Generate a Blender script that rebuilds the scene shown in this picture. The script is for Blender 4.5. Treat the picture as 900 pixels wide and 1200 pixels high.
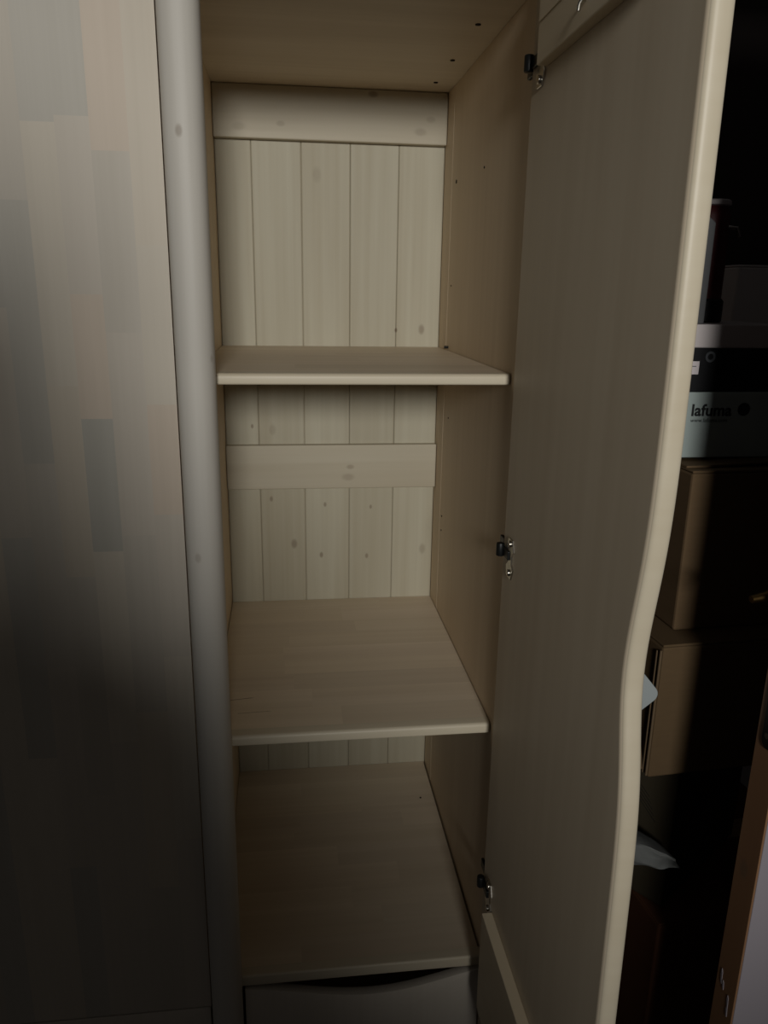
import bpy, bmesh, math, random
from mathutils import Vector, Matrix

for o in list(bpy.data.objects):
    bpy.data.objects.remove(o, do_unlink=True)
scene = bpy.context.scene
C = scene.collection

# ------------------------------------------------------------------ camera
cam_d = bpy.data.cameras.new('camera')
cam = bpy.data.objects.new('camera', cam_d)
C.objects.link(cam)
cam_d.sensor_fit = 'HORIZONTAL'
cam_d.sensor_width = 36.0
cam_d.lens = 911.06 * 36.0 / 900.0
cam_d.clip_start = 0.02
_r = Vector((0.99247679, -0.12145677, 0.01542951))
_u = Vector((0.0184798, 0.27318869, 0.96178295))
_f = Vector((0.12103022, 0.95426212, -0.27337793))
m = Matrix.Identity(4)
for i in range(3):
    m[i][0] = _r[i]; m[i][1] = _u[i]; m[i][2] = -_f[i]
m.translation = Vector((0.13277, -1.08634, 1.13801))
cam.matrix_world = m
scene.camera = cam

# ------------------------------------------------------------------ world, light, exposure
w = bpy.data.worlds.new('world')
scene.world = w
w.use_nodes = True
w.node_tree.nodes['Background'].inputs[0].default_value = (1.0, 0.96, 0.92, 1)
w.node_tree.nodes['Background'].inputs[1].default_value = 0.030

# one lamp in the room behind the viewer, high up; the photographer stands in its light
ld = bpy.data.lights.new('room_lamp', 'SPOT')
ld.energy = 460
ld.color = (1.0, 0.975, 0.92)
ld.shadow_soft_size = 0.33
ld.spot_size = math.radians(41)
ld.spot_blend = 1.0
lamp = bpy.data.objects.new('room_lamp', ld)
C.objects.link(lamp)
lamp.location = (0.13, -4.5, 1.90)
_t = Vector((0.42, 0.0, 1.36))
lamp.rotation_euler = (_t - lamp.location).to_track_quat('-Z', 'Y').to_euler()

vs = scene.view_settings
vs.view_transform = 'Standard'
vs.look = 'None'
vs.gamma = 1.0
vs.use_curve_mapping = False
vs.exposure = 0.0

# ------------------------------------------------------------------ helpers
def lin(c):
    return tuple(((v / 255) / 12.92 if v / 255 <= 0.04045 else ((v / 255 + 0.055) / 1.055) ** 2.4) for v in c) + (1,)

class MB:
    """collects shapes into one bmesh"""
    def __init__(self):
        self.bm = bmesh.new()
    def box(self, x0, x1, y0, y1, z0, z1, bev=0.0, seg=2):
        t = bmesh.new()
        bmesh.ops.create_cube(t, size=1)
        for v in t.verts:
            v.co = Vector(((x0 + x1) / 2 + v.co.x * (x1 - x0), (y0 + y1) / 2 + v.co.y * (y1 - y0), (z0 + z1) / 2 + v.co.z * (z1 - z0)))
        if bev > 0:
            bmesh.ops.bevel(t, geom=t.edges[:], offset=bev, segments=seg, profile=0.5, affect='EDGES')
        self._add(t)
        return self
    def _add(self, t):
        me = bpy.data.meshes.new('t')
        t.to_mesh(me); t.free()
        self.bm.from_mesh(me)
        bpy.data.meshes.remove(me)
    def prism(self, pts, axis, a, b, bev=0.0, seg=2):
        """extrude a closed outline: pts are 2-D, axis is the extrusion axis"""
        t = bmesh.new()
        def P(p, s):
            return {'x': (s, p[0], p[1]), 'y': (p[0], s, p[1]), 'z': (p[0], p[1], s)}[axis]
        lo = [t.verts.new(P(p, a)) for p in pts]
        hi = [t.verts.new(P(p, b)) for p in pts]
        n = len(pts)
        f0 = t.faces.new(lo); f1 = t.faces.new(hi)
        for i in range(n):
            t.faces.new((lo[i], lo[(i + 1) % n], hi[(i + 1) % n], hi[i]))
        bmesh.ops.recalc_face_normals(t, faces=t.faces[:])
        if bev > 0:
            rim = [e for e in t.edges if f0 in e.link_faces or f1 in e.link_faces]
            bmesh.ops.bevel(t, geom=rim, offset=bev, segments=seg, profile=0.5, affect='EDGES')
        self._add(t)
        return self
    def loft(self, rings, closed=True, caps=True):
        t = bmesh.new()
        R = [[t.verts.new(p) for p in ring] for ring in rings]
        n = len(R[0])
        for a, b in zip(R, R[1:]):
            for i in range(n if closed else n - 1):
                t.faces.new((a[i], a[(i + 1) % n], b[(i + 1) % n], b[i]))
        if caps:
            t.faces.new(R[0]); t.faces.new(R[-1])
        bmesh.ops.recalc_face_normals(t, faces=t.faces[:])
        self._add(t)
        return self
    def cyl(self, c, r, h, axis='z', seg=24, bev=0.0):
        pts = [(c[{'x': 1, 'y': 0, 'z': 0}[axis]] + r * math.cos(2 * math.pi * i / seg),
                c[{'x': 2, 'y': 2, 'z': 1}[axis]] + r * math.sin(2 * math.pi * i / seg)) for i in range(seg)]
        s = c[{'x': 0, 'y': 1, 'z': 2}[axis]]
        return self.prism(pts, axis, s - h / 2, s + h / 2, bev)
    def tube(self, pts, r, seg=10):
        rings = []
        for i, p in enumerate(pts):
            p = Vector(p)
            d = (Vector(pts[min(i + 1, len(pts) - 1)]) - Vector(pts[max(i - 1, 0)])).normalized()
            a = d.cross(Vector((0, 0, 1)))
            if a.length < 1e-3: a = d.cross(Vector((1, 0, 0)))
            a.normalize(); b = d.cross(a)
            rr = r[i] if isinstance(r, (list, tuple)) else r
            rings.append([p + rr * (math.cos(2 * math.pi * k / seg) * a + math.sin(2 * math.pi * k / seg) * b) for k in range(seg)])
        return self.loft(rings)
    def build(self, name, mat, parent=None, smooth=False, color=None):
        me = bpy.data.meshes.new(name)
        self.bm.to_mesh(me); self.bm.free()
        me.materials.append(mat)
        if smooth:
            for p in me.polygons: p.use_smooth = True
            me.set_sharp_from_angle(angle=math.radians(38))
        return link(name, me, parent, color)

def link(name, me, parent=None, color=None):
    o = bpy.data.objects.new(name, me)
    C.objects.link(o)
    if parent is not None:
        o.parent = parent
        if parent.get('_world'):                 # children modelled in world coordinates
            o.matrix_parent_inverse = parent.matrix_world.inverted()
            o['_world'] = 1
    if color: o.color = (*color, 1)
    return o

def thing(name, label, cat, loc=(0, 0, 0), rotz=0.0, world=False, group=None):
    o = bpy.data.objects.new(name, None)
    C.objects.link(o)
    o.location = loc
    o.rotation_euler = (0, 0, rotz)
    o.matrix_world = Matrix.Translation(loc) @ Matrix.Rotation(rotz, 4, 'Z')
    o['label'] = label; o['category'] = cat
    if group: o['group'] = group
    o.empty_display_size = 0.05
    if world: o['_world'] = 1
    return o

def world_child(parent):
    parent['_world'] = 1

# ------------------------------------------------------------------ materials
def nodes(name):
    mt = bpy.data.materials.new(name)
    mt.use_nodes = True
    nt = mt.node_tree
    return mt, nt, nt.nodes['Principled BSDF']

ALB = 0.93
def wood(name, base, dark, axis='z', fine=90.0, amount=0.5, rough=0.5, knots=(), spec=0.35, bump=0.06, blotch=(0.35, 4.0), seed=0.0):
    """whitewashed pine: streaked grain along the axis, broad blotches, knots at given points, tint by the object's colour"""
    mt, nt, bs = nodes(name)
    N = nt.nodes; L = nt.links
    tc = N.new('ShaderNodeTexCoord')
    oi = N.new('ShaderNodeObjectInfo')
    mp = N.new('ShaderNodeMapping')
    sc = {'x': (1.6, fine, fine), 'y': (fine, 1.6, fine), 'z': (fine, fine, 1.6)}[axis]
    mp.inputs['Scale'].default_value = sc
    mp.inputs['Location'].default_value = (seed, seed * 1.7, seed * 0.6)
    L.new(tc.outputs['Object'], mp.inputs['Vector'])
    off = N.new('ShaderNodeVectorMath'); off.operation = 'ADD'
    mul = N.new('ShaderNodeMath'); mul.operation = 'MULTIPLY'; mul.inputs[1].default_value = 37.0
    L.new(oi.outputs['Random'], mul.inputs[0])
    L.new(mp.outputs[0], off.inputs[0]); L.new(mul.outputs[0], off.inputs[1])
    n1 = N.new('ShaderNodeTexNoise'); n1.inputs['Scale'].default_value = 1.0; n1.inputs['Detail'].default_value = 4
    L.new(off.outputs[0], n1.inputs['Vector'])
    mp2 = N.new('ShaderNodeMapping')
    s2 = {'x': (1.2, 14, 14), 'y': (14, 1.2, 14), 'z': (14, 14, 1.2)}[axis]
    mp2.inputs['Scale'].default_value = s2
    L.new(tc.outputs['Object'], mp2.inputs['Vector'])
    off2 = N.new('ShaderNodeVectorMath'); off2.operation = 'ADD'
    L.new(mp2.outputs[0], off2.inputs[0]); L.new(mul.outputs[0], off2.inputs[1])
    n2 = N.new('ShaderNodeTexNoise'); n2.inputs['Scale'].default_value = 1.0; n2.inputs['Detail'].default_value = 3
    L.new(off2.outputs[0], n2.inputs['Vector'])
    r1 = N.new('ShaderNodeMapRange'); r1.inputs[1].default_value = 0.3; r1.inputs[2].default_value = 0.75
    L.new(n1.outputs[0], r1.inputs[0])
    r2 = N.new('ShaderNodeMapRange'); r2.inputs[1].default_value = 0.35; r2.inputs[2].default_value = 0.7
    L.new(n2.outputs[0], r2.inputs[0])
    av = N.new('ShaderNodeMath'); av.operation = 'MULTIPLY_ADD'; av.inputs[1].default_value = 0.45
    h2 = N.new('ShaderNodeMath'); h2.operation = 'MULTIPLY'; h2.inputs[1].default_value = 0.55
    L.new(r2.outputs[0], h2.inputs[0])
    L.new(r1.outputs[0], av.inputs[0]); L.new(h2.outputs[0], av.inputs[2])
    am = N.new('ShaderNodeMath'); am.operation = 'MULTIPLY'; am.inputs[1].default_value = amount
    L.new(av.outputs[0], am.inputs[0])
    mx = N.new('ShaderNodeMix'); mx.data_type = 'RGBA'
    mx.inputs[6].default_value = tuple(v * ALB for v in lin(base)[:3]) + (1,); mx.inputs[7].default_value = tuple(v * ALB for v in lin(dark)[:3]) + (1,)
    L.new(am.outputs[0], mx.inputs[0])
    col = mx.outputs[2]
    for k in knots:
        p, rad = Vector(k[:3]), k[3]
        kd = k[4] if len(k) > 4 else 0.6
        sq = N.new('ShaderNodeMapping')
        e = 0.6
        sq.inputs['Scale'].default_value = {'x': (e, 1, 1), 'y': (1, e, 1), 'z': (1, 1, e)}[axis]
        sq.inputs['Location'].default_value = tuple(-a * b for a, b in zip(p, sq.inputs['Scale'].default_value))
        L.new(tc.outputs['Object'], sq.inputs['Vector'])
        ln = N.new('ShaderNodeVectorMath'); ln.operation = 'LENGTH'
        L.new(sq.outputs[0], ln.inputs[0])
        kr = N.new('ShaderNodeMapRange'); kr.interpolation_type = 'SMOOTHSTEP'
        kr.inputs[1].default_value = rad; kr.inputs[2].default_value = rad * 0.35
        kr.inputs[3].default_value = 0.0; kr.inputs[4].default_value = kd
        L.new(ln.outputs['Value'], kr.inputs[0])
        km = N.new('ShaderNodeMix'); km.data_type = 'RGBA'
        km.inputs[7].default_value = lin((118, 102, 84))
        L.new(kr.outputs[0], km.inputs[0]); L.new(col, km.inputs[6])
        col = km.outputs[2]
    tint = N.new('ShaderNodeMix'); tint.data_type = 'RGBA'; tint.blend_type = 'MULTIPLY'; tint.inputs[0].default_value = 1.0
    L.new(col, tint.inputs[6]); L.new(oi.outputs['Color'], tint.inputs[7])
    L.new(tint.outputs[2], bs.inputs['Base Color'])
    bp = N.new('ShaderNodeBump'); bp.inputs['Strength'].default_value = bump; bp.inputs['Distance'].default_value = 0.002
    L.new(n1.outputs[0], bp.inputs['Height']); L.new(bp.outputs[0], bs.inputs['Normal'])
    bs.inputs['Roughness'].default_value = rough
    bs.inputs['Specular IOR Level'].default_value = spec
    return mt

def plain(name, col, rough=0.6, metal=0.0, var=0.08, scale=8.0, spec=0.4, bump=0.0, stretch=(1, 1, 1)):
    mt, nt, bs = nodes(name)
    N = nt.nodes; L = nt.links
    tc = N.new('ShaderNodeTexCoord')
    mp = N.new('ShaderNodeMapping'); mp.inputs['Scale'].default_value = stretch
    L.new(tc.outputs['Object'], mp.inputs['Vector'])
    n = N.new('ShaderNodeTexNoise'); n.inputs['Scale'].default_value = scale; n.inputs['Detail'].default_value = 4
    L.new(mp.outputs[0], n.inputs['Vector'])
    mx = N.new('ShaderNodeMix'); mx.data_type = 'RGBA'
    c = lin(col)
    mx.inputs[6].default_value = tuple(min(1, v * (1 + var)) for v in c[:3]) + (1,)
    mx.inputs[7].default_value = tuple(v * (1 - var) for v in c[:3]) + (1,)
    L.new(n.outputs[0], mx.inputs[0]); L.new(mx.outputs[2], bs.inputs['Base Color'])
    bs.inputs['Roughness'].default_value = rough
    bs.inputs['Metallic'].default_value = metal
    bs.inputs['Specular IOR Level'].default_value = spec
    if bump:
        bp = N.new('ShaderNodeBump'); bp.inputs['Strength'].default_value = bump; bp.inputs['Distance'].default_value = 0.003
        L.new(n.outputs[0], bp.inputs['Height']); L.new(bp.outputs[0], bs.inputs['Normal'])
    return mt

Y = 0.600
back_knots = [(0.421, Y, 1.060, 0.0085, 0.55), (0.366, Y, 1.058, 0.004, 0.9), (0.094, Y, 0.690, 0.005, 0.6), (0.213, Y, 0.675, 0.0045, 0.6),
              (0.316, Y, 0.668, 0.004, 0.6), (0.143, Y, 0.584, 0.009, 0.55), (0.204, Y, 0.556, 0.0055, 0.65), (0.308, Y, 0.551, 0.005, 0.6),
              (0.437, Y, 0.565, 0.010, 0.35), (0.057, Y, 0.853, 0.004, 0.7), (0.10, Y, 0.845, 0.010, 0.25), (0.2, Y, 1.36, 0.012, 0.2)]
rail_knots = [(0.263, 0.581, 0.742, 0.011, 0.3), (0.268, 0.581, 0.765, 0.007, 0.4), (0.31, 0.581, 1.506, 0.008, 0.55), (0.425, 0.581, 1.465, 0.008, 0.25),
              (0.13, 0.581, 1.447, 0.007, 0.3), (0.405, 0.581, 1.442, 0.010, 0.3), (0.05, 0.581, 1.44, 0.010, 0.2)]
post_knots = [(0.008, -0.028, 1.322, 0.006, 0.5), (0.031, -0.014, 1.048, 0.006, 0.55), (0.004, -0.028, 0.772, 0.006, 0.3)]
W_ = 0.46
M_plank = wood('whitewashed_pine_planks', (194, 189, 170), (166, 155, 131), 'z', 70, 0.75, 0.55, back_knots, seed=1.1)
M_rail = wood('whitewashed_pine_rail', (198, 191, 172), (172, 160, 136), 'x', 60, 0.6, 0.5, rail_knots, seed=3.3)
M_side = wood('whitewashed_side_panel', (226, 207, 180), (206, 184, 154), 'z', 60, 0.6, 0.55, seed=4.7)
M_board = wood('whitewashed_shelf_board', (228, 214, 192), (204, 187, 162), 'x', 70, 0.7, 0.5, seed=6.1)
M_nose = wood('shelf_front_edge_wood', (214, 204, 182), (196, 182, 156), 'x', 60, 0.5, 0.42, seed=8.1)
M_stave = wood('whitewashed_door_stave', (204, 196, 184), (186, 178, 164), 'z', 120, 0.5, 0.5, seed=2.2, bump=0.08)
M_post = wood('whitewashed_post', (206, 202, 194), (182, 176, 166), 'z', 80, 0.5, 0.5, post_knots, spec=0.35, seed=5.5)
M_door = wood('open_door_panel_wood', (212, 199, 177), (190, 174, 150), 'z', 34, 0.7, 0.5, seed=9.4)
M_batten = wood('door_batten_wood', (216, 202, 176), (196, 180, 150), 'y', 60, 0.5, 0.5, seed=7.9)
M_hole = plain('dark_drilled_hole', (30, 20, 12), 0.9, var=0.2)
M_crack = plain('dark_grain_crack', (120, 100, 78), 0.8, var=0.2)
M_metal = plain('nickel_hinge_metal', (190, 186, 178), 0.25, 1.0, 0.1, 60)
M_black = plain('black_hinge_arm', (22, 24, 24), 0.4, 0.2, 0.2, 60)
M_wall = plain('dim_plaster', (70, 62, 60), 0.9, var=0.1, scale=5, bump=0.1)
M_floor = plain('dark_floor', (92, 72, 56), 0.7, var=0.2, scale=6, stretch=(1, 8, 1))
M_card = plain('brown_cardboard', (102, 83, 61), 0.85, var=0.1, scale=20, spec=0.15, stretch=(1, 1, 6))
M_card2 = plain('tan_cardboard', (98, 80, 58), 0.85, var=0.1, scale=24, spec=0.15, stretch=(1, 1, 6))
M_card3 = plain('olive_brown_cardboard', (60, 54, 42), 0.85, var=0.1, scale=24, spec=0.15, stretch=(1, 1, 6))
M_card4 = plain('reddish_cardboard', (92, 60, 42), 0.85, var=0.1, scale=24, spec=0.15)
M_cardedge = plain('cardboard_cut_edge', (104, 86, 64), 0.9, var=0.15, scale=80)
M_tape = plain('packing_tape', (150, 120, 84), 0.3, var=0.05)
M_white = plain('pale_blue_grey_carton', (164, 176, 174), 0.6, var=0.04)
M_lid = plain('off_white_lid', (200, 192, 192), 0.6, var=0.04)
M_blackbox = plain('black_carton', (14, 15, 19), 0.5, var=0.1)
M_ink = plain('black_print', (26, 26, 28), 0.6, var=0.05)
M_ringink = plain('grey_print', (84, 88, 92), 0.5, var=0.05)
M_stick = plain('white_sticker', (214, 206, 208), 0.5, var=0.03)
M_greybox = plain('grey_carton', (84, 85, 87), 0.6, var=0.1, scale=14)
M_red = plain('dark_red_enamel', (84, 26, 30), 0.45, var=0.12)
M_dim = plain('pale_grey_carton', (222, 216, 214), 0.7, var=0.05)
M_plate = plain('pale_grey_plastic', (168, 176, 178), 0.45, var=0.02)
M_cloth = plain('white_cloth', (150, 153, 152), 0.9, var=0.12, scale=40, bump=0.4)
M_leaf = plain('lavender_white_paint', (168, 162, 170), 0.55, var=0.03, scale=4)
M_brass = plain('brass_lever', (150, 120, 74), 0.3, 1.0, 0.1, 40)
M_lock = plain('dark_lock_plate', (58, 50, 44), 0.4, 0.7, 0.15, 50)
M_edge = wood('brown_door_edge', (168, 128, 96), (132, 96, 68), 'z', 40, 0.7, 0.45, [(0.737, -0.27, 0.39, 0.012, 0.5)], seed=1.9)

# ------------------------------------------------------------------ setting
def struct(o):
    o['kind'] = 'structure'
    return o
GZ = -0.30
struct(MB().box(-1.6, 2.2, -2.4, 0.95, GZ - 0.05, GZ).build('floor', M_floor))
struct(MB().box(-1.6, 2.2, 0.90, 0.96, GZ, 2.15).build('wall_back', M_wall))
struct(MB().box(0.55, 2.2, -0.42, -0.31, 1.75, 2.55).build('light_block_over_door', M_wall))  # unseen panel added above the door leaf to keep lamp light off the back wall
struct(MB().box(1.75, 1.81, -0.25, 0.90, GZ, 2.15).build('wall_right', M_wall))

# room door: painted leaf seen past its brown unpainted edge
leaf = struct(MB().box(0.740, 1.50, -0.297, -0.250, GZ + 0.008, 1.74, 0.001).build('door_1', M_leaf))
world_child(leaf)
MB().box(0.737, 0.7399, -0.2965, -0.2505, GZ + 0.008, 1.74, 0.0008).build('door_edge', M_edge, leaf)
pl = []
for i in range(13):
    a = math.pi + math.pi * i / 12
    pl.append((-0.2745 + 0.0115 * math.cos(a), 0.590 + 0.0115 * math.sin(a)))
for i in range(13):
    a = math.pi * i / 12
    pl.append((-0.2745 + 0.0115 * math.cos(a), 0.815 + 0.0115 * math.sin(a)))
MB().prism(pl, 'x', 0.7355, 0.7369, 0.0004, 1).build('lock_plate', M_lock, leaf)
for z in (0.597, 0.808):
    MB().cyl((0.7350, -0.2735, z), 0.0042, 0.0012, 'x', 16).build('screw', M_metal, leaf)
MB().box(0.7338, 0.7356, -0.281, -0.268, 0.70, 0.73, 0.0005).build('latch_bolt', M_metal, leaf)
MB().tube([(0.805, -0.249, 0.762), (0.805, -0.215, 0.762), (0.800, -0.207, 0.763), (0.788, -0.205, 0.764), (0.752, -0.206, 0.762), (0.728, -0.209, 0.759)],
          [0.009, 0.008, 0.0085, 0.009, 0.0075, 0.005]).build('lever_handle', M_brass, leaf, True)
MB().cyl((0.805, -0.2475, 0.762), 0.024, 0.005, 'y', 28, 0.001).build('handle_rose', M_brass, leaf)
for k, (y, z, h) in enumerate([(-0.262, 0.200, 0.012), (-0.268, 0.190, 0.007), (-0.283, 0.176, 0.010), (-0.284, 0.160, 0.008)]):
    MB().prism([(y - 0.0022, z - h), (y + 0.0004, z - h * 0.9), (y + 0.0024, z + h * 0.3), (y + 0.0012, z + h), (y - 0.0012, z + h * 0.6)], 'x', 0.7363, 0.7371).build('paint_drip', M_leaf, leaf)

# ------------------------------------------------------------------ wardrobe
WD = thing('wardrobe', 'whitewashed pine wardrobe with one door open on empty shelves', 'wardrobe', (0.0, 0.3, GZ), world=True)
rnd = random.Random(5)

# carcass
MB().box(-0.020, -0.0002, 0.022, 0.612, GZ, 1.515, 0.001).build('partition_panel', M_side, WD)
side = MB().box(0.4602, 0.483, 0.002, 0.620, GZ, 1.515, 0.0012).build('side_panel', M_side, WD)
MB().box(0.4598, 0.4601, 0.522, 0.5995, 0.0, 1.5145).build('corner_batten', M_side, WD)
MB().box(-0.500, -0.478, 0.002, 0.620, GZ, 1.515, 0.0012).build('side_panel', M_side, WD)
topb = MB().box(-0.500, 0.483, -0.004, 0.620, 1.5152, 1.540, 0.001).build('top_panel', M_board, WD)
world_child(topb)
for x, y in ((0.420, 0.176), (0.421, 0.362), (0.420, 0.510)):
    MB().cyl((x, y, 1.5148), 0.0042, 0.0016, 'z', 16).build('dowel_hole', M_hole, topb)
for y, z, r in ((0.478, 1.340, 0.0035), (0.492, 1.150, 0.0015), (0.26, 1.335, 0.0018), (0.500, 0.640, 0.0018), (0.500, 0.672, 0.0018), (0.47, 0.89, 0.0015)):
    MB().cyl((0.4598, y, z), r, 0.0014, 'x', 12).build('peg_hole', M_hole, side)
MB().tube([(0.462, 0.500, 1.030), (0.452, 0.500, 1.030)], 0.0028).build('shelf_peg', M_black, side)


# back: planks with grooved joints, two cross rails
back = MB().box(-0.478, 0.4600, 0.6135, 0.620, GZ, 1.515).build('back_panel', M_side, WD)
xs = [0.0005, 0.0708, 0.1690, 0.2673, 0.3660, 0.4594]
for i in range(5):
    a, b = xs[i], xs[i + 1]
    g = 0.0003
    tone = (1.0, 0.98, 1.0, 0.985, 1.02)[i]
    pts = [(a + g, 0.6130), (a + g, 0.6013), (a + g + 0.0018, 0.6000), (b - g - 0.0018, 0.6000), (b - g, 0.6013), (b - g, 0.6130)]
    MB().prism(pts, 'z', 0.0, 1.5148).build('plank', M_plank, back, color=(tone, tone, tone * 0.99))
for z0, z1 in ((1.4196, 1.5146), (0.7166, 0.8138)):
    MB().box(0.0006, 0.4588, 0.5812, 0.5998, z0, z1, 0.0020, 2).build('cross_rail', M_rail, back, color=(1.0, 0.995, 0.99))

# boards made of glued staves
def stave_rows(parent, mat, x0, x1, rows, z0, z1, seed, var=0.045, bev=0.0):
    R = random.Random(seed)
    for (ya, yb) in rows:
        x = x0
        cut = [x0]
        p = x0 + R.uniform(0.10, 0.34)
        while p < x1 - 0.08:
            cut.append(p); p += R.uniform(0.22, 0.40)
        cut.append(x1)
        for a, b in zip(cut, cut[1:]):
            v = 1 + R.uniform(-var, var)
            h = R.uniform(-0.012, 0.012)
            MB().box(a, b, ya, yb, z0, z1, bev, 1).build('stave', mat, parent, color=(v, v * (1 - abs(h) * 0.4), v * (1 + h)))

def row_list(y0, y1, n, R):
    ys = [y0 + (y1 - y0) * i / n + (R.uniform(-0.006, 0.006) if 0 < i < n else 0) for i in range(n + 1)]
    return list(zip(ys, ys[1:]))

def nose(x0, x1, y, yb, z0, z1, r):
    """rounded front edge strip of a shelf"""
    prof = [(yb, z0), (yb, z1)]
    for i in range(7):
        a = math.pi / 2 + (math.pi / 2) * i / 6
        prof.append((y + r + r * math.cos(a), z1 - r + r * math.sin(a)))
    for i in range(5):
        a = math.pi + (math.pi / 2) * i / 4
        q = r * 0.5
        prof.append((y + q + q * math.cos(a), z0 + q + q * math.sin(a)))
    return MB().prism(prof, 'x', x0, x1, 0.0)

for z1, th, yf, sd in ((1.0236, 0.0162, 0.0345, 11), (0.4473, 0.0182, 0.0330, 12)):
    R = random.Random(sd)
    sh = nose(0.0012, 0.4586, yf, yf + 0.022, z1 - th, z1, 0.006).build('shelf', M_nose, WD, True)
    world_child(sh)
    stave_rows(sh, M_board, 0.0012, 0.4586, row_list(yf + 0.0221, 0.5992 if z1 < 0.7 else 0.5990, 9, R), z1 - th, z1, sd)
for pts in (((0.020, 0.1490), (0.060, 0.1545), (0.066, 0.1556), (0.060, 0.1560), (0.020, 0.1500)), ((0.040, 0.1040), (0.090, 0.1068), (0.096, 0.1070), (0.090, 0.1076), (0.040, 0.1048))):
    MB().prism(list(pts), 'z', 0.4470, 0.44745).build('grain_crack', M_crack, sh)
fl = nose(0.0006, 0.4600, 0.0005, 0.020, -0.0212, 0.0, 0.004).build('bottom_board', M_nose, WD, True)
stave_rows(fl, M_board, 0.0006, 0.4561, row_list(0.0201, 0.5995, 10, random.Random(3)), -0.0212, 0.0, 21)
MB().cyl((0.425, 0.455, 0.0003), 0.0022, 0.001, 'z', 10).build('nail_hole', M_hole, fl)

# rounded upright post between the doors
def post(xc, rx, ry, z0, z1):
    ring = []
    n = 28
    for i in range(n + 1):
        a = math.pi + math.pi * i / n
        ca, sa = math.cos(a), math.sin(a)
        ring.append((xc + rx * math.copysign(abs(ca) ** 0.85, ca), ry * math.copysign(abs(sa) ** 0.85, sa)))
    ring += [(xc + rx, 0.0018), (xc - rx, 0.0018)]
    return MB().prism(ring, 'z', z0, z1, 0.001, 1)
post(0.0115, 0.0260, 0.028, GZ, 1.56).build('rounded_post', M_post, WD, True)
post(-0.4885, 0.0260, 0.028, GZ, 1.56).build('rounded_post', M_post, WD, True)

# closed door of glued staves on the near side of the post
cd = MB().box(-0.462, -0.0180, 0.0012, 0.0160, -0.052, 1.535).build('closed_door', M_side, WD)
cols = [-0.0161, -0.0560, -0.1020, -0.1430, -0.1830, -0.2230, -0.2640, -0.3060, -0.3480, -0.3900, -0.4260, -0.4615]
A = (0.88, 0.91, 0.93); WARM = (1.03, 1.01, 0.97); PINK = (1.05, 0.985, 0.94); NEU = (0.99, 0.985, 0.98); BLUE = (0.80, 0.84, 0.86); GREY = (0.95, 0.955, 0.955); LITE = (1.04, 1.035, 1.01)
pat = {0: [(1.535, 1.190, WARM), (1.190, 0.985, LITE), (0.985, 0.830, PINK), (0.830, 0.610, NEU), (0.610, 0.29, LITE), (0.29, -0.052, NEU)],
       1: [(1.535, 1.300, PINK), (1.300, 1.080, GREY), (1.080, 0.800, NEU), (0.800, 0.520, GREY), (0.520, 0.20, WARM), (0.20, -0.052, GREY)],
       2: [(1.535, 1.338, A), (1.338, 1.128, NEU), (1.128, 0.966, PINK), (0.966, 0.777, BLUE), (0.777, 0.470, LITE), (0.470, 0.12, NEU), (0.12, -0.052, GREY)],
       3: [(1.535, 1.330, A), (1.330, 1.010, LITE), (1.010, 0.740, WARM), (0.740, 0.380, GREY), (0.380, -0.052, NEU)],
       4: [(1.535, 1.240, GREY), (1.240, 0.905, A), (0.905, 0.600, GREY), (0.600, 0.250, NEU), (0.250, -0.052, A)],
       5: [(1.535, 1.110, A), (1.110, 0.800, NEU), (0.800, 0.450, A), (0.450, -0.052, LITE)]}
for i in range(len(cols) - 1):
    segs = pat.get(i)
    if not segs:
        R = random.Random(40 + i)
        zs = [1.535]
        while zs[-1] - 0.36 > -0.052: zs.append(zs[-1] - R.uniform(0.2, 0.36))
        zs.append(-0.052)
        segs = [(a, b, R.choice((A, WARM, NEU, GREY, LITE))) for a, b in zip(zs, zs[1:])]
    for a, b, t in segs:
        MB().box(cols[i + 1], cols[i], -0.0035, 0.0011, b, a, 0.0).build('stave', M_stave, cd, color=t)

# drawers below: the top edge is scooped out for the fingers
def drawer(x0, x1, ztop, scoop, yf):
    n = 28
    top = [(x0 + (x1 - x0) * i / n, ztop - scoop * (math.sin(math.pi * (i / n) ** 1.12) ** 1.3 if 0 < i < n else 0)) for i in range(n + 1)]
    pts = [(x1, -0.262), (x0, -0.262)] + top
    d = MB().prism(pts, 'y', yf, yf + 0.018, 0.002, 2).build('drawer', M_stave, WD, True)
    MB().box(x0 + 0.012, x0 + 0.024, yf + 0.0185, 0.52, -0.25, -0.09, 0.001).build('drawer_side', M_side, d)
    MB().box(x1 - 0.024, x1 - 0.012, yf + 0.0185, 0.52, -0.25, -0.09, 0.001).build('drawer_side', M_side, d)
    MB().box(x0 + 0.0245, x1 - 0.0245, yf + 0.0185, 0.52, -0.25, -0.243).build('drawer_bottom', M_side, d)
    return d
drawer(0.0415, 0.4570, -0.0300, 0.034, 0.0005)
drawer(-0.4610, -0.0175, -0.0560, 0.0, -0.0035)
MB().box(-0.478, -0.0205, 0.03, 0.50, -0.0560, -0.036).build('bottom_board', M_board, WD)
MB().box(-0.478, 0.4600, 0.012, 0.030, GZ, -0.268, 0.001).build('plinth', M_side, WD)

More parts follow.
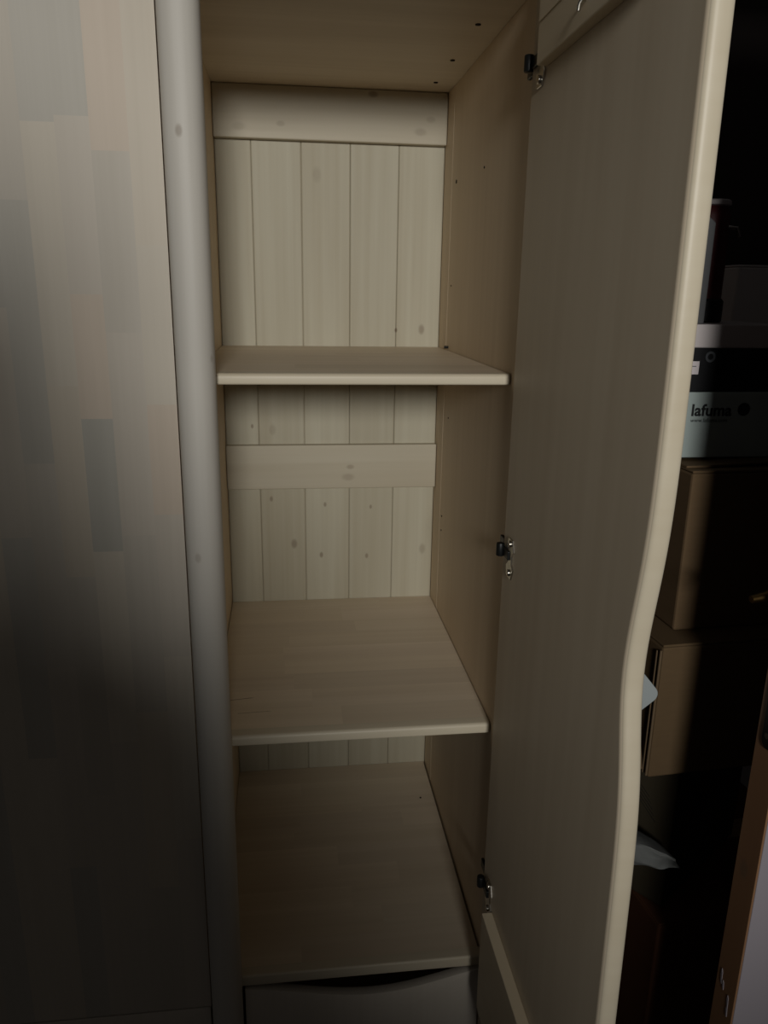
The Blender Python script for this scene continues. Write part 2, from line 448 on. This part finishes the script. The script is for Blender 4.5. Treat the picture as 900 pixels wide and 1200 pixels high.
# open door: finger scoop halfway up its free edge, rounded edge
XI, XO = 0.4505, 0.4715
def free_y(z):
    base = -0.4590 - 0.010 * (1.40 - z) / 1.0
    s = 0.110 if z > 0.785 else 0.100
    return base + 0.0230 * math.exp(-((z - 0.785) / s) ** 2)
rings = []
zs = [-0.045 + (1.535 + 0.045) * i / 110 for i in range(111)]
for z in zs:
    yf = free_y(z)
    ring = [(XO, -0.0135, z), (XI, -0.0135, z)]
    rr = 0.0065
    for i in range(8):
        a = math.pi - (math.pi / 2) * 0 + (math.pi / 2) * i / 7
        ring.append((XI + rr + rr * math.cos(a), yf + rr + rr * math.sin(a), z))
    rr = 0.008
    for i in range(8):
        a = 1.5 * math.pi + (math.pi / 2) * i / 7
        ring.append((XO - rr + rr * math.cos(a), yf + rr + rr * math.sin(a), z))
    rings.append(ring)
od = MB().loft(rings).build('open_door', M_door, WD, True)
world_child(od)
# light wood lipping along the free edge, following the scoop
rings = []
for z in zs:
    yf = free_y(z)
    ring = [(XO + 0.0003, yf + 0.012, z), (XI + 0.004, yf + 0.012, z), (XI + 0.0012, yf + 0.006, z)]
    cx, rx = (XI + XO) / 2 + 0.001, (XO - XI) / 2 - 0.0004
    for i in range(11):
        a = math.pi + math.pi * i / 10
        ring.append((cx + rx * math.copysign(abs(math.cos(a)) ** 0.8, math.cos(a)), yf + 0.004 + 0.0055 * math.copysign(abs(math.sin(a)) ** 0.8, math.sin(a)), z))
    rings.append(ring)
MB().loft(rings).build('edge_lipping', M_nose, od, True)
# cross battens
MB().box(0.4330, XI, -0.405, -0.072, -0.030, 0.163, 0.0016).build('door_batten', M_batten, od)
MB().box(0.4360, XI, -0.405, -0.075, 1.400, 1.498, 0.0016).build('door_batten', M_batten, od)
MB().box(0.4345, 0.4359, -0.400, -0.080, 1.4445, 1.494, 0.0006).build('batten_cap', M_batten, od)
MB().tube([(0.4355, -0.232, 1.421), (0.431, -0.232, 1.420), (0.429, -0.232, 1.416), (0.4285, -0.232, 1.410)], 0.0020).build('hook_pin', M_metal, od, True)

# three hinges: nickel plate on the door, black arm to the side panel, screws
def hinge(z):
    MB().prism([(-0.070, z - 0.014), (-0.062, z - 0.030), (-0.044, z - 0.030), (-0.036, z - 0.014), (-0.046, z - 0.006), (-0.046, z + 0.006), (-0.036, z + 0.014), (-0.044, z + 0.030), (-0.062, z + 0.030), (-0.070, z + 0.014), (-0.062, z + 0.006), (-0.062, z - 0.006)],
               'x', XI - 0.0028, XI - 0.0001, 0.0006, 1).build('hinge_plate', M_metal, od)
    for dz in (-0.0215, 0.0225):
        MB().cyl((XI - 0.0038, -0.053, z + dz), 0.0052, 0.003, 'x', 14, 0.0008).build('hinge_screw', M_metal, od, True)
    MB().cyl((XI - 0.0075, -0.020, z + 0.004), 0.0062, 0.020, 'z', 18, 0.0015).build('hinge_knuckle', M_black, od, True)
    MB().box(XI - 0.0055, XI - 0.0015, -0.052, -0.016, z - 0.003, z + 0.010, 0.001).build('hinge_arm', M_black, od)
    MB().box(0.4550, 0.4600, 0.004, 0.026, z - 0.004, z + 0.012, 0.0012).build('hinge_mount', M_black, od)
for z in (1.412, 0.768, 0.175):
    hinge(z)

# ------------------------------------------------------------------ cartons and things beside the wardrobe
def carton(name, label, loc, rotz, sx, sy, sz, mat, flaps=True, tape=True):
    """cardboard box, local origin at its front near corner on the base: +x along the front, +y back"""
    t = thing(name, label, 'box', loc, rotz)
    b = 0.004
    MB().box(0, sx, 0, sy, 0, sz - 0.004, b, 2).build('carton_body', mat, t)
    if flaps:
        MB().box(0.0005, sx - 0.0005, 0.0005, sy / 2 - 0.001, sz - 0.0039, sz, 0.001, 1).build('top_flap', mat, t)
        MB().box(0.0005, sx - 0.0005, sy / 2 + 0.001, sy - 0.0005, sz - 0.0039, sz, 0.001, 1).build('top_flap', mat, t)
    if tape:
        MB().box(-0.0006, -0.0001, sy / 2 - 0.024, sy / 2 + 0.024, sz - 0.07, sz - 0.006).build('packing_tape', M_tape, t)
        MB().box(0.002, sx - 0.002, sy / 2 - 0.024, sy / 2 + 0.024, sz + 0.0001, sz + 0.0005).build('packing_tape', M_tape, t)
    return t

# pale reddish carton at the foot of the stack
carton('cardboard_box', 'reddish brown cardboard box at the foot of the carton stack', (0.770, -0.030, GZ), math.radians(6), 0.42, 0.40, 0.365, M_card4)
# olive carton above it, turned so that a corner faces the viewer
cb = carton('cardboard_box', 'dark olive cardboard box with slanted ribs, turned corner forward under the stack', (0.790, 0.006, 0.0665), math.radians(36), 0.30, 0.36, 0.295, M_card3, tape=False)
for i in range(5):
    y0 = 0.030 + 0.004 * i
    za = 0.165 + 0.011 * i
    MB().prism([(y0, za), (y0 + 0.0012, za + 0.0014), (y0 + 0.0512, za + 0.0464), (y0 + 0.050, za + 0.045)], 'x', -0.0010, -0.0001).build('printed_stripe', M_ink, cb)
# box with cut edge showing, and box on top of it
c2 = carton('cardboard_box', 'tan cardboard box below the larger taped box, beside the open door', (0.7185, -0.022, 0.3625), math.radians(4), 0.36, 0.36, 0.2415, M_card2)
MB().box(-0.0042, -0.0008, 0.0005, 0.0035, 0.004, 0.232, 0.0006).build('cut_edge', M_cardedge, c2)
MB().box(-0.0042, -0.0008, 0.011, 0.0135, 0.004, 0.228, 0.0006).build('cut_edge', M_cardedge, c2)
MB().prism([(0.020, 0.030), (0.012, 0.010), (0.026, 0.006), (0.030, 0.048)], 'x', -0.010, -0.001, 0.0008, 1).build('torn_flap', M_cardedge, c2)
c1 = carton('cardboard_box', 'brown taped cardboard box under the pale lettered carton', (0.7600, 0.030, 0.6045), math.radians(3), 0.34, 0.34, 0.2705, M_card)
MB().prism([(0.0, 0.2712), (0.03, 0.2712), (0.16, 0.2765), (0.16, 0.279), (0.03, 0.2745), (0.0, 0.2745)], 'y', 0.02, 0.26, 0.0).build('loose_flap', M_card, c1)

# pale carton with lettering
LX, LY, LZ = 0.700, 0.088, 0.8840
t = thing('lettered_carton', 'pale blue grey carton with black lettering, under the black shoe box', 'box', (LX, LY, LZ))
MB().box(0, 0.235, 0, 0.25, 0, 0.1065, 0.002, 2).build('carton_body', M_white, t)
def text(body, size, loc, mat, parent, bold=0.0, name='lettering', rot=(math.pi / 2, 0, 0)):
    cu = bpy.data.curves.new('lettering', 'FONT')
    cu.body = body; cu.size = size; cu.extrude = 0.0002; cu.offset = bold
    cu.space_character = 1.02
    tmp = bpy.data.objects.new('tmp', cu)
    C.objects.link(tmp)
    dg = bpy.context.evaluated_depsgraph_get()
    me = bpy.data.meshes.new_from_object(tmp.evaluated_get(dg))
    bpy.data.objects.remove(tmp, do_unlink=True)
    me.transform(Matrix.Translation(loc) @ Matrix.Rotation(rot[0], 4, 'X'))
    me.materials.clear(); me.materials.append(mat)
    return link(name, me, parent)
text('lafuma', 0.0262, (0.0755, -0.0003, 0.0690), M_ink, t, 0.0007)
text('www.lafuma.com', 0.0090, (0.0760, -0.0003, 0.0585), M_ink, t, 0.0)
MB().cyl((0.1655, -0.0003, 0.0790), 0.0105, 0.0005, 'y', 24).build('round_emblem', M_ink, t)

# shoe box on top: black body, white lid, ring mark and sticker
SX, SY, SZ = 0.690, 0.092, 0.9908
t = thing('shoe_box', 'black shoe box with white lid, ring mark and small sticker', 'box', (SX, SY, SZ))
MB().box(0, 0.235, 0, 0.24, 0, 0.0700, 0.0015).build('box_body', M_blackbox, t)
MB().box(-0.003, 0.238, -0.003, 0.243, 0.0690, 0.1050, 0.002).build('box_lid', M_lid, t)
ring = [[], []]
g = MB()
n = 28
rings = []
for i in range(n + 1):
    a = 2 * math.pi * i / n
    rings.append([(0.1090 + r * math.cos(a), y, 0.0550 + r * math.sin(a)) for r, y in ((0.0085, -0.0001), (0.0085, -0.0006), (0.0048, -0.0006), (0.0048, -0.0001))])
g.loft(rings, True, False).build('ring_mark', M_ringink, t)
MB().box(0.045, 0.0915, -0.0007, -0.0001, 0.0275, 0.0480).build('sticker', M_stick, t)
MB().box(0.047, 0.0870, -0.0010, -0.00071, 0.0395, 0.0407).build('sticker_print', M_ringink, t)
MB().box(0.047, 0.0720, -0.0010, -0.00071, 0.0435, 0.0452).build('sticker_print', M_ringink, t)

# upright grey carton and a dark red canister on the shoe box
t = thing('grey_carton', 'narrow grey carton standing upright on the shoe box lid', 'box', (0.705, 0.105, 1.0961))
MB().prism([(0, 0), (0.0830, 0), (0.0830, 0.150), (0.0700, 0.160), (0, 0.164)], 'y', 0, 0.045, 0.0015).build('carton_body', M_greybox, t)
MB().box(0.0831, 0.0842, 0.004, 0.041, 0.02, 0.13, 0.0004).build('side_flap', M_blackbox, t)
t = thing('canister', 'dark red canister with pale cap and black base behind the grey carton', 'canister', (0.826, 0.195, 1.0961))
def lathe(prof, n=32):
    return MB().loft([[(r * math.cos(2 * math.pi * i / n), r * math.sin(2 * math.pi * i / n), z) for i in range(n)] for r, z in prof])
lathe([(0.034, 0.0), (0.0365, 0.002), (0.0365, 0.034), (0.033, 0.038)]).build('canister_base', M_blackbox, t, True)
lathe([(0.032, 0.0381), (0.032, 0.150), (0.031, 0.168), (0.028, 0.178), (0.026, 0.182)]).build('canister_body', M_red, t, True)
lathe([(0.026, 0.1822), (0.030, 0.184), (0.030, 0.190), (0.027, 0.192)]).build('cap', M_lid, t, True)
MB().tube([(0.020, -0.022, 0.150), (0.032, -0.030, 0.148), (0.036, -0.032, 0.135)], 0.003).build('clip', M_metal, t, True)

# tall pale carton in the dark corner
carton('tall_carton', 'tall pale grey carton standing in the dark behind the stack', (1.040, 0.455, GZ), math.radians(-2), 0.50, 0.36, 1.500, M_dim, tape=False)

# rounded board corner poking out between the door and the boxes
t = thing('plastic_board', 'pale grey board with rounded corner poking out beside the tan box', 'board', (0.634, -0.040, 0.50))
def rrect(w, h, r, rot, c, n=8):
    out = []
    for (sx, sz, a0) in ((1, 1, 0), (-1, 1, 90), (-1, -1, 180), (1, -1, 270)):
        for i in range(n + 1):
            a = math.radians(a0 + 90 * i / n)
            x, z = sx * (w / 2 - r) + r * math.cos(a), sz * (h / 2 - r) + r * math.sin(a)
            out.append((c[0] + x * math.cos(rot) - z * math.sin(rot), c[1] + x * math.sin(rot) + z * math.cos(rot)))
    return out
MB().prism(rrect(0.11, 0.11, 0.015, math.radians(40), (0, 0.037)), 'y', -0.006, 0.0, 0.001, 2).build('board_panel', M_plate, t)
MB().prism(rrect(0.096, 0.096, 0.006, math.radians(40), (0, 0.037)), 'y', 0.0001, 0.003, 0.0006, 1).build('board_back', M_plate, t)

# crumpled white cloth lying on the lower boxes
R = random.Random(9)
bmc = bmesh.new()
nx, ny = 26, 18
grid = []
for j in range(ny + 1):
    row = []
    for i in range(nx + 1):
        u, v = i / nx, j / ny
        x = 0.672 + 0.105 * u * (1 - 0.15 * v)
        fold = 0.009 * math.sin(14 * v + 4 * u) + 0.004 * math.sin(21 * v + 1.2 + 2 * u) + 0.002 * math.sin(17 * u)
        if v < 0.55:
            y = -0.055 + 0.004 * math.sin(8 * u) + fold * 0.6
            z = 0.212 + 0.052 * (v / 0.55) * (1 - 0.75 * u ** 1.6) - 0.004 * u
        else:
            q = (v - 0.55) / 0.45
            y = -0.055 + 0.070 * q + fold * 0.4
            z = 0.212 + 0.052 * (1 - 0.75 * u ** 1.6) + 0.010 * math.sin(q * 3.1) * (1 - u) - 0.012 * q
        row.append(bmc.verts.new((x, y, z)))
    grid.append(row)
for j in range(ny):
    for i in range(nx):
        bmc.faces.new((grid[j][i], grid[j][i + 1], grid[j + 1][i + 1], grid[j + 1][i]))
bmesh.ops.solidify(bmc, geom=bmc.faces[:], thickness=0.0025)
bmesh.ops.recalc_face_normals(bmc, faces=bmc.faces[:])
mb = MB(); mb.bm.free(); mb.bm = bmc
cl = mb.build('cloth', M_cloth, None, True)
cl['label'] = 'crumpled white cloth corner hanging out from between the lower boxes'
cl['category'] = 'cloth'


# ------------------------------------------------------------------ unseen photographer behind the viewpoint, inferred from the soft shadow and shaped to cast it
def person():
    t = thing('person', 'unseen person behind the camera, head bowed, with a wide dark cape shape added to cast the soft shadow', 'person', (-0.125, -1.95, GZ))
    t.scale = (1.045, 1.045, 1.045)
    J = {'pelvis': ((0, 0, 0.94), 0.155), 'waist': ((0, 0.005, 1.10), 0.150), 'chest': ((0, 0.015, 1.30), 0.160), 'upper': ((0, 0.01, 1.41), 0.115),
         'neck': ((0, 0.05, 1.48), 0.058), 'jaw': ((0, 0.105, 1.515), 0.070), 'head': ((0, 0.095, 1.595), 0.092), 'crown': ((0, 0.085, 1.675), 0.068),
         'nose': ((0, 0.200, 1.565), 0.014),
         'shr': ((0.165, 0.0, 1.415), 0.078), 'elr': ((0.270, 0.02, 1.12), 0.060), 'wrr': ((0.22, 0.235, 1.20), 0.036), 'har': ((0.21, 0.280, 1.235), 0.040),
         'shl': ((-0.165, 0.0, 1.415), 0.078), 'ell': ((-0.25, 0.03, 1.13), 0.060), 'wrl': ((-0.22, 0.15, 0.93), 0.036), 'hal': ((-0.215, 0.19, 0.88), 0.038),
         'hipr': ((0.095, 0, 0.86), 0.125), 'knr': ((0.11, 0.02, 0.50), 0.090), 'anr': ((0.11, -0.01, 0.09), 0.052), 'tor': ((0.125, 0.15, 0.045), 0.042),
         'hipl': ((-0.095, 0, 0.86), 0.125), 'knl': ((-0.11, 0.02, 0.50), 0.090), 'anl': ((-0.11, -0.01, 0.09), 0.052), 'tol': ((-0.125, 0.15, 0.045), 0.042)}
    E = [('pelvis', 'waist'), ('waist', 'chest'), ('chest', 'upper'), ('upper', 'neck'), ('neck', 'jaw'), ('jaw', 'head'), ('head', 'crown'), ('head', 'nose'),
         ('upper', 'shr'), ('shr', 'elr'), ('elr', 'wrr'), ('wrr', 'har'), ('upper', 'shl'), ('shl', 'ell'), ('ell', 'wrl'), ('wrl', 'hal'),
         ('pelvis', 'hipr'), ('hipr', 'knr'), ('knr', 'anr'), ('anr', 'tor'), ('pelvis', 'hipl'), ('hipl', 'knl'), ('knl', 'anl'), ('anl', 'tol')]
    for side, sx in (('r', 1), ('l', -1)):
        h = Vector(J['ha' + side][0])
        for k in range(5):
            a = (k - 2) * 0.019
            up = Vector((a * sx, 0.045, 0.030 if side == 'r' else -0.035)) if k else Vector((-0.035 * sx, 0.030, 0.012 if side == 'r' else -0.015))
            ln = (0.75, 0.95, 1.05, 1.0, 0.8)[k]
            J['f%s%d' % (side, k)] = (tuple(h + up * ln), 0.009)
            J['g%s%d' % (side, k)] = (tuple(h + up * ln * 1.45 + Vector((0, 0.016, -0.010))), 0.008)
            E += [('ha' + side, 'f%s%d' % (side, k)), ('f%s%d' % (side, k), 'g%s%d' % (side, k))]
    keys = list(J)
    me = bpy.data.meshes.new('body')
    me.from_pydata([J[k][0] for k in keys], [(keys.index(a), keys.index(b)) for a, b in E], [])
    me.materials.append(M_person)
    o = link('body', me, t)
    md = o.modifiers.new('skin', 'SKIN')
    for k, sv in zip(keys, me.skin_vertices[0].data):
        r = J[k][1]
        sv.radius = (r, r * 0.72) if k in ('pelvis', 'waist', 'chest', 'upper') else (r, r)
        sv.use_root = (k == 'pelvis')
    o.modifiers.new('smooth', 'SUBSURF').render_levels = 2
    n = 36
    rings = []
    for z, rx, ry in ((1.50, 0.080, 0.080), (1.45, 0.165, 0.130), (1.39, 0.215, 0.165), (1.30, 0.235, 0.190), (1.20, 0.270, 0.220), (1.10, 0.325, 0.235), (1.00, 0.370, 0.245), (0.80, 0.415, 0.255), (0.66, 0.430, 0.260)):
        rings.append([(rx * math.cos(2 * math.pi * i / n), ry * math.sin(2 * math.pi * i / n) * (1 + 0.03 * math.sin(9 * 2 * math.pi * i / n) * (1.5 - z)), z) for i in range(n)])
    MB().loft(rings, True, False).build('shadow_cape', M_coat, t, True)  # wide drape added around the body, outline shaped for its cast shadow
    hr = MB().loft([[(0.100 * k * math.cos(2 * math.pi * i / n), 0.072 + 0.105 * k * math.sin(2 * math.pi * i / n), z - 0.06 + (0.035 if math.sin(2 * math.pi * i / n) > 0.3 and k > 0.98 else 0)) for i in range(n)]
                    for z, k in ((1.63, 1.0), (1.68, 1.02), (1.73, 0.93), (1.77, 0.72), (1.795, 0.35))])
    hr.build('hair', M_hair, t, True)
    for sx in (-1, 1):
        MB().box(sx * 0.098 - 0.008, sx * 0.098 + 0.008, 0.075, 0.110, 1.54, 1.605, 0.007, 3).build('ear', M_skin, t, True)
        MB().cyl((sx * 0.034, 0.178, 1.595), 0.012, 0.012, 'y', 16, 0.004).build('eye', M_stick, t, True)
    MB().box(-0.026, 0.026, 0.162, 0.178, 1.512, 1.522, 0.004, 2).build('mouth', M_red, t, True)
    return t
M_skin = plain('skin', (196, 150, 124), 0.6, var=0.05)
M_hair = plain('dark_brown_hair', (46, 34, 26), 0.6, var=0.2, scale=60)
M_coat = plain('dark_coat', (34, 34, 38), 0.9, var=0.1, scale=60)
M_person = plain('dark_clothing', (40, 38, 42), 0.85, var=0.1, scale=40)
_n = M_person.node_tree
_tc = _n.nodes.new('ShaderNodeTexCoord'); _sp = _n.nodes.new('ShaderNodeSeparateXYZ')
_gt = _n.nodes.new('ShaderNodeMath'); _gt.operation = 'GREATER_THAN'; _gt.inputs[1].default_value = 1.495
_mx = _n.nodes.new('ShaderNodeMix'); _mx.data_type = 'RGBA'
_mx.inputs[6].default_value = lin((40, 38, 42)); _mx.inputs[7].default_value = lin((196, 150, 124))
_n.links.new(_tc.outputs['Object'], _sp.inputs[0]); _n.links.new(_sp.outputs[2], _gt.inputs[0])
_n.links.new(_gt.outputs[0], _mx.inputs[0]); _n.links.new(_mx.outputs[2], _n.nodes['Principled BSDF'].inputs['Base Color'])
person()

for o in bpy.data.objects:
    if '_world' in o: del o['_world']
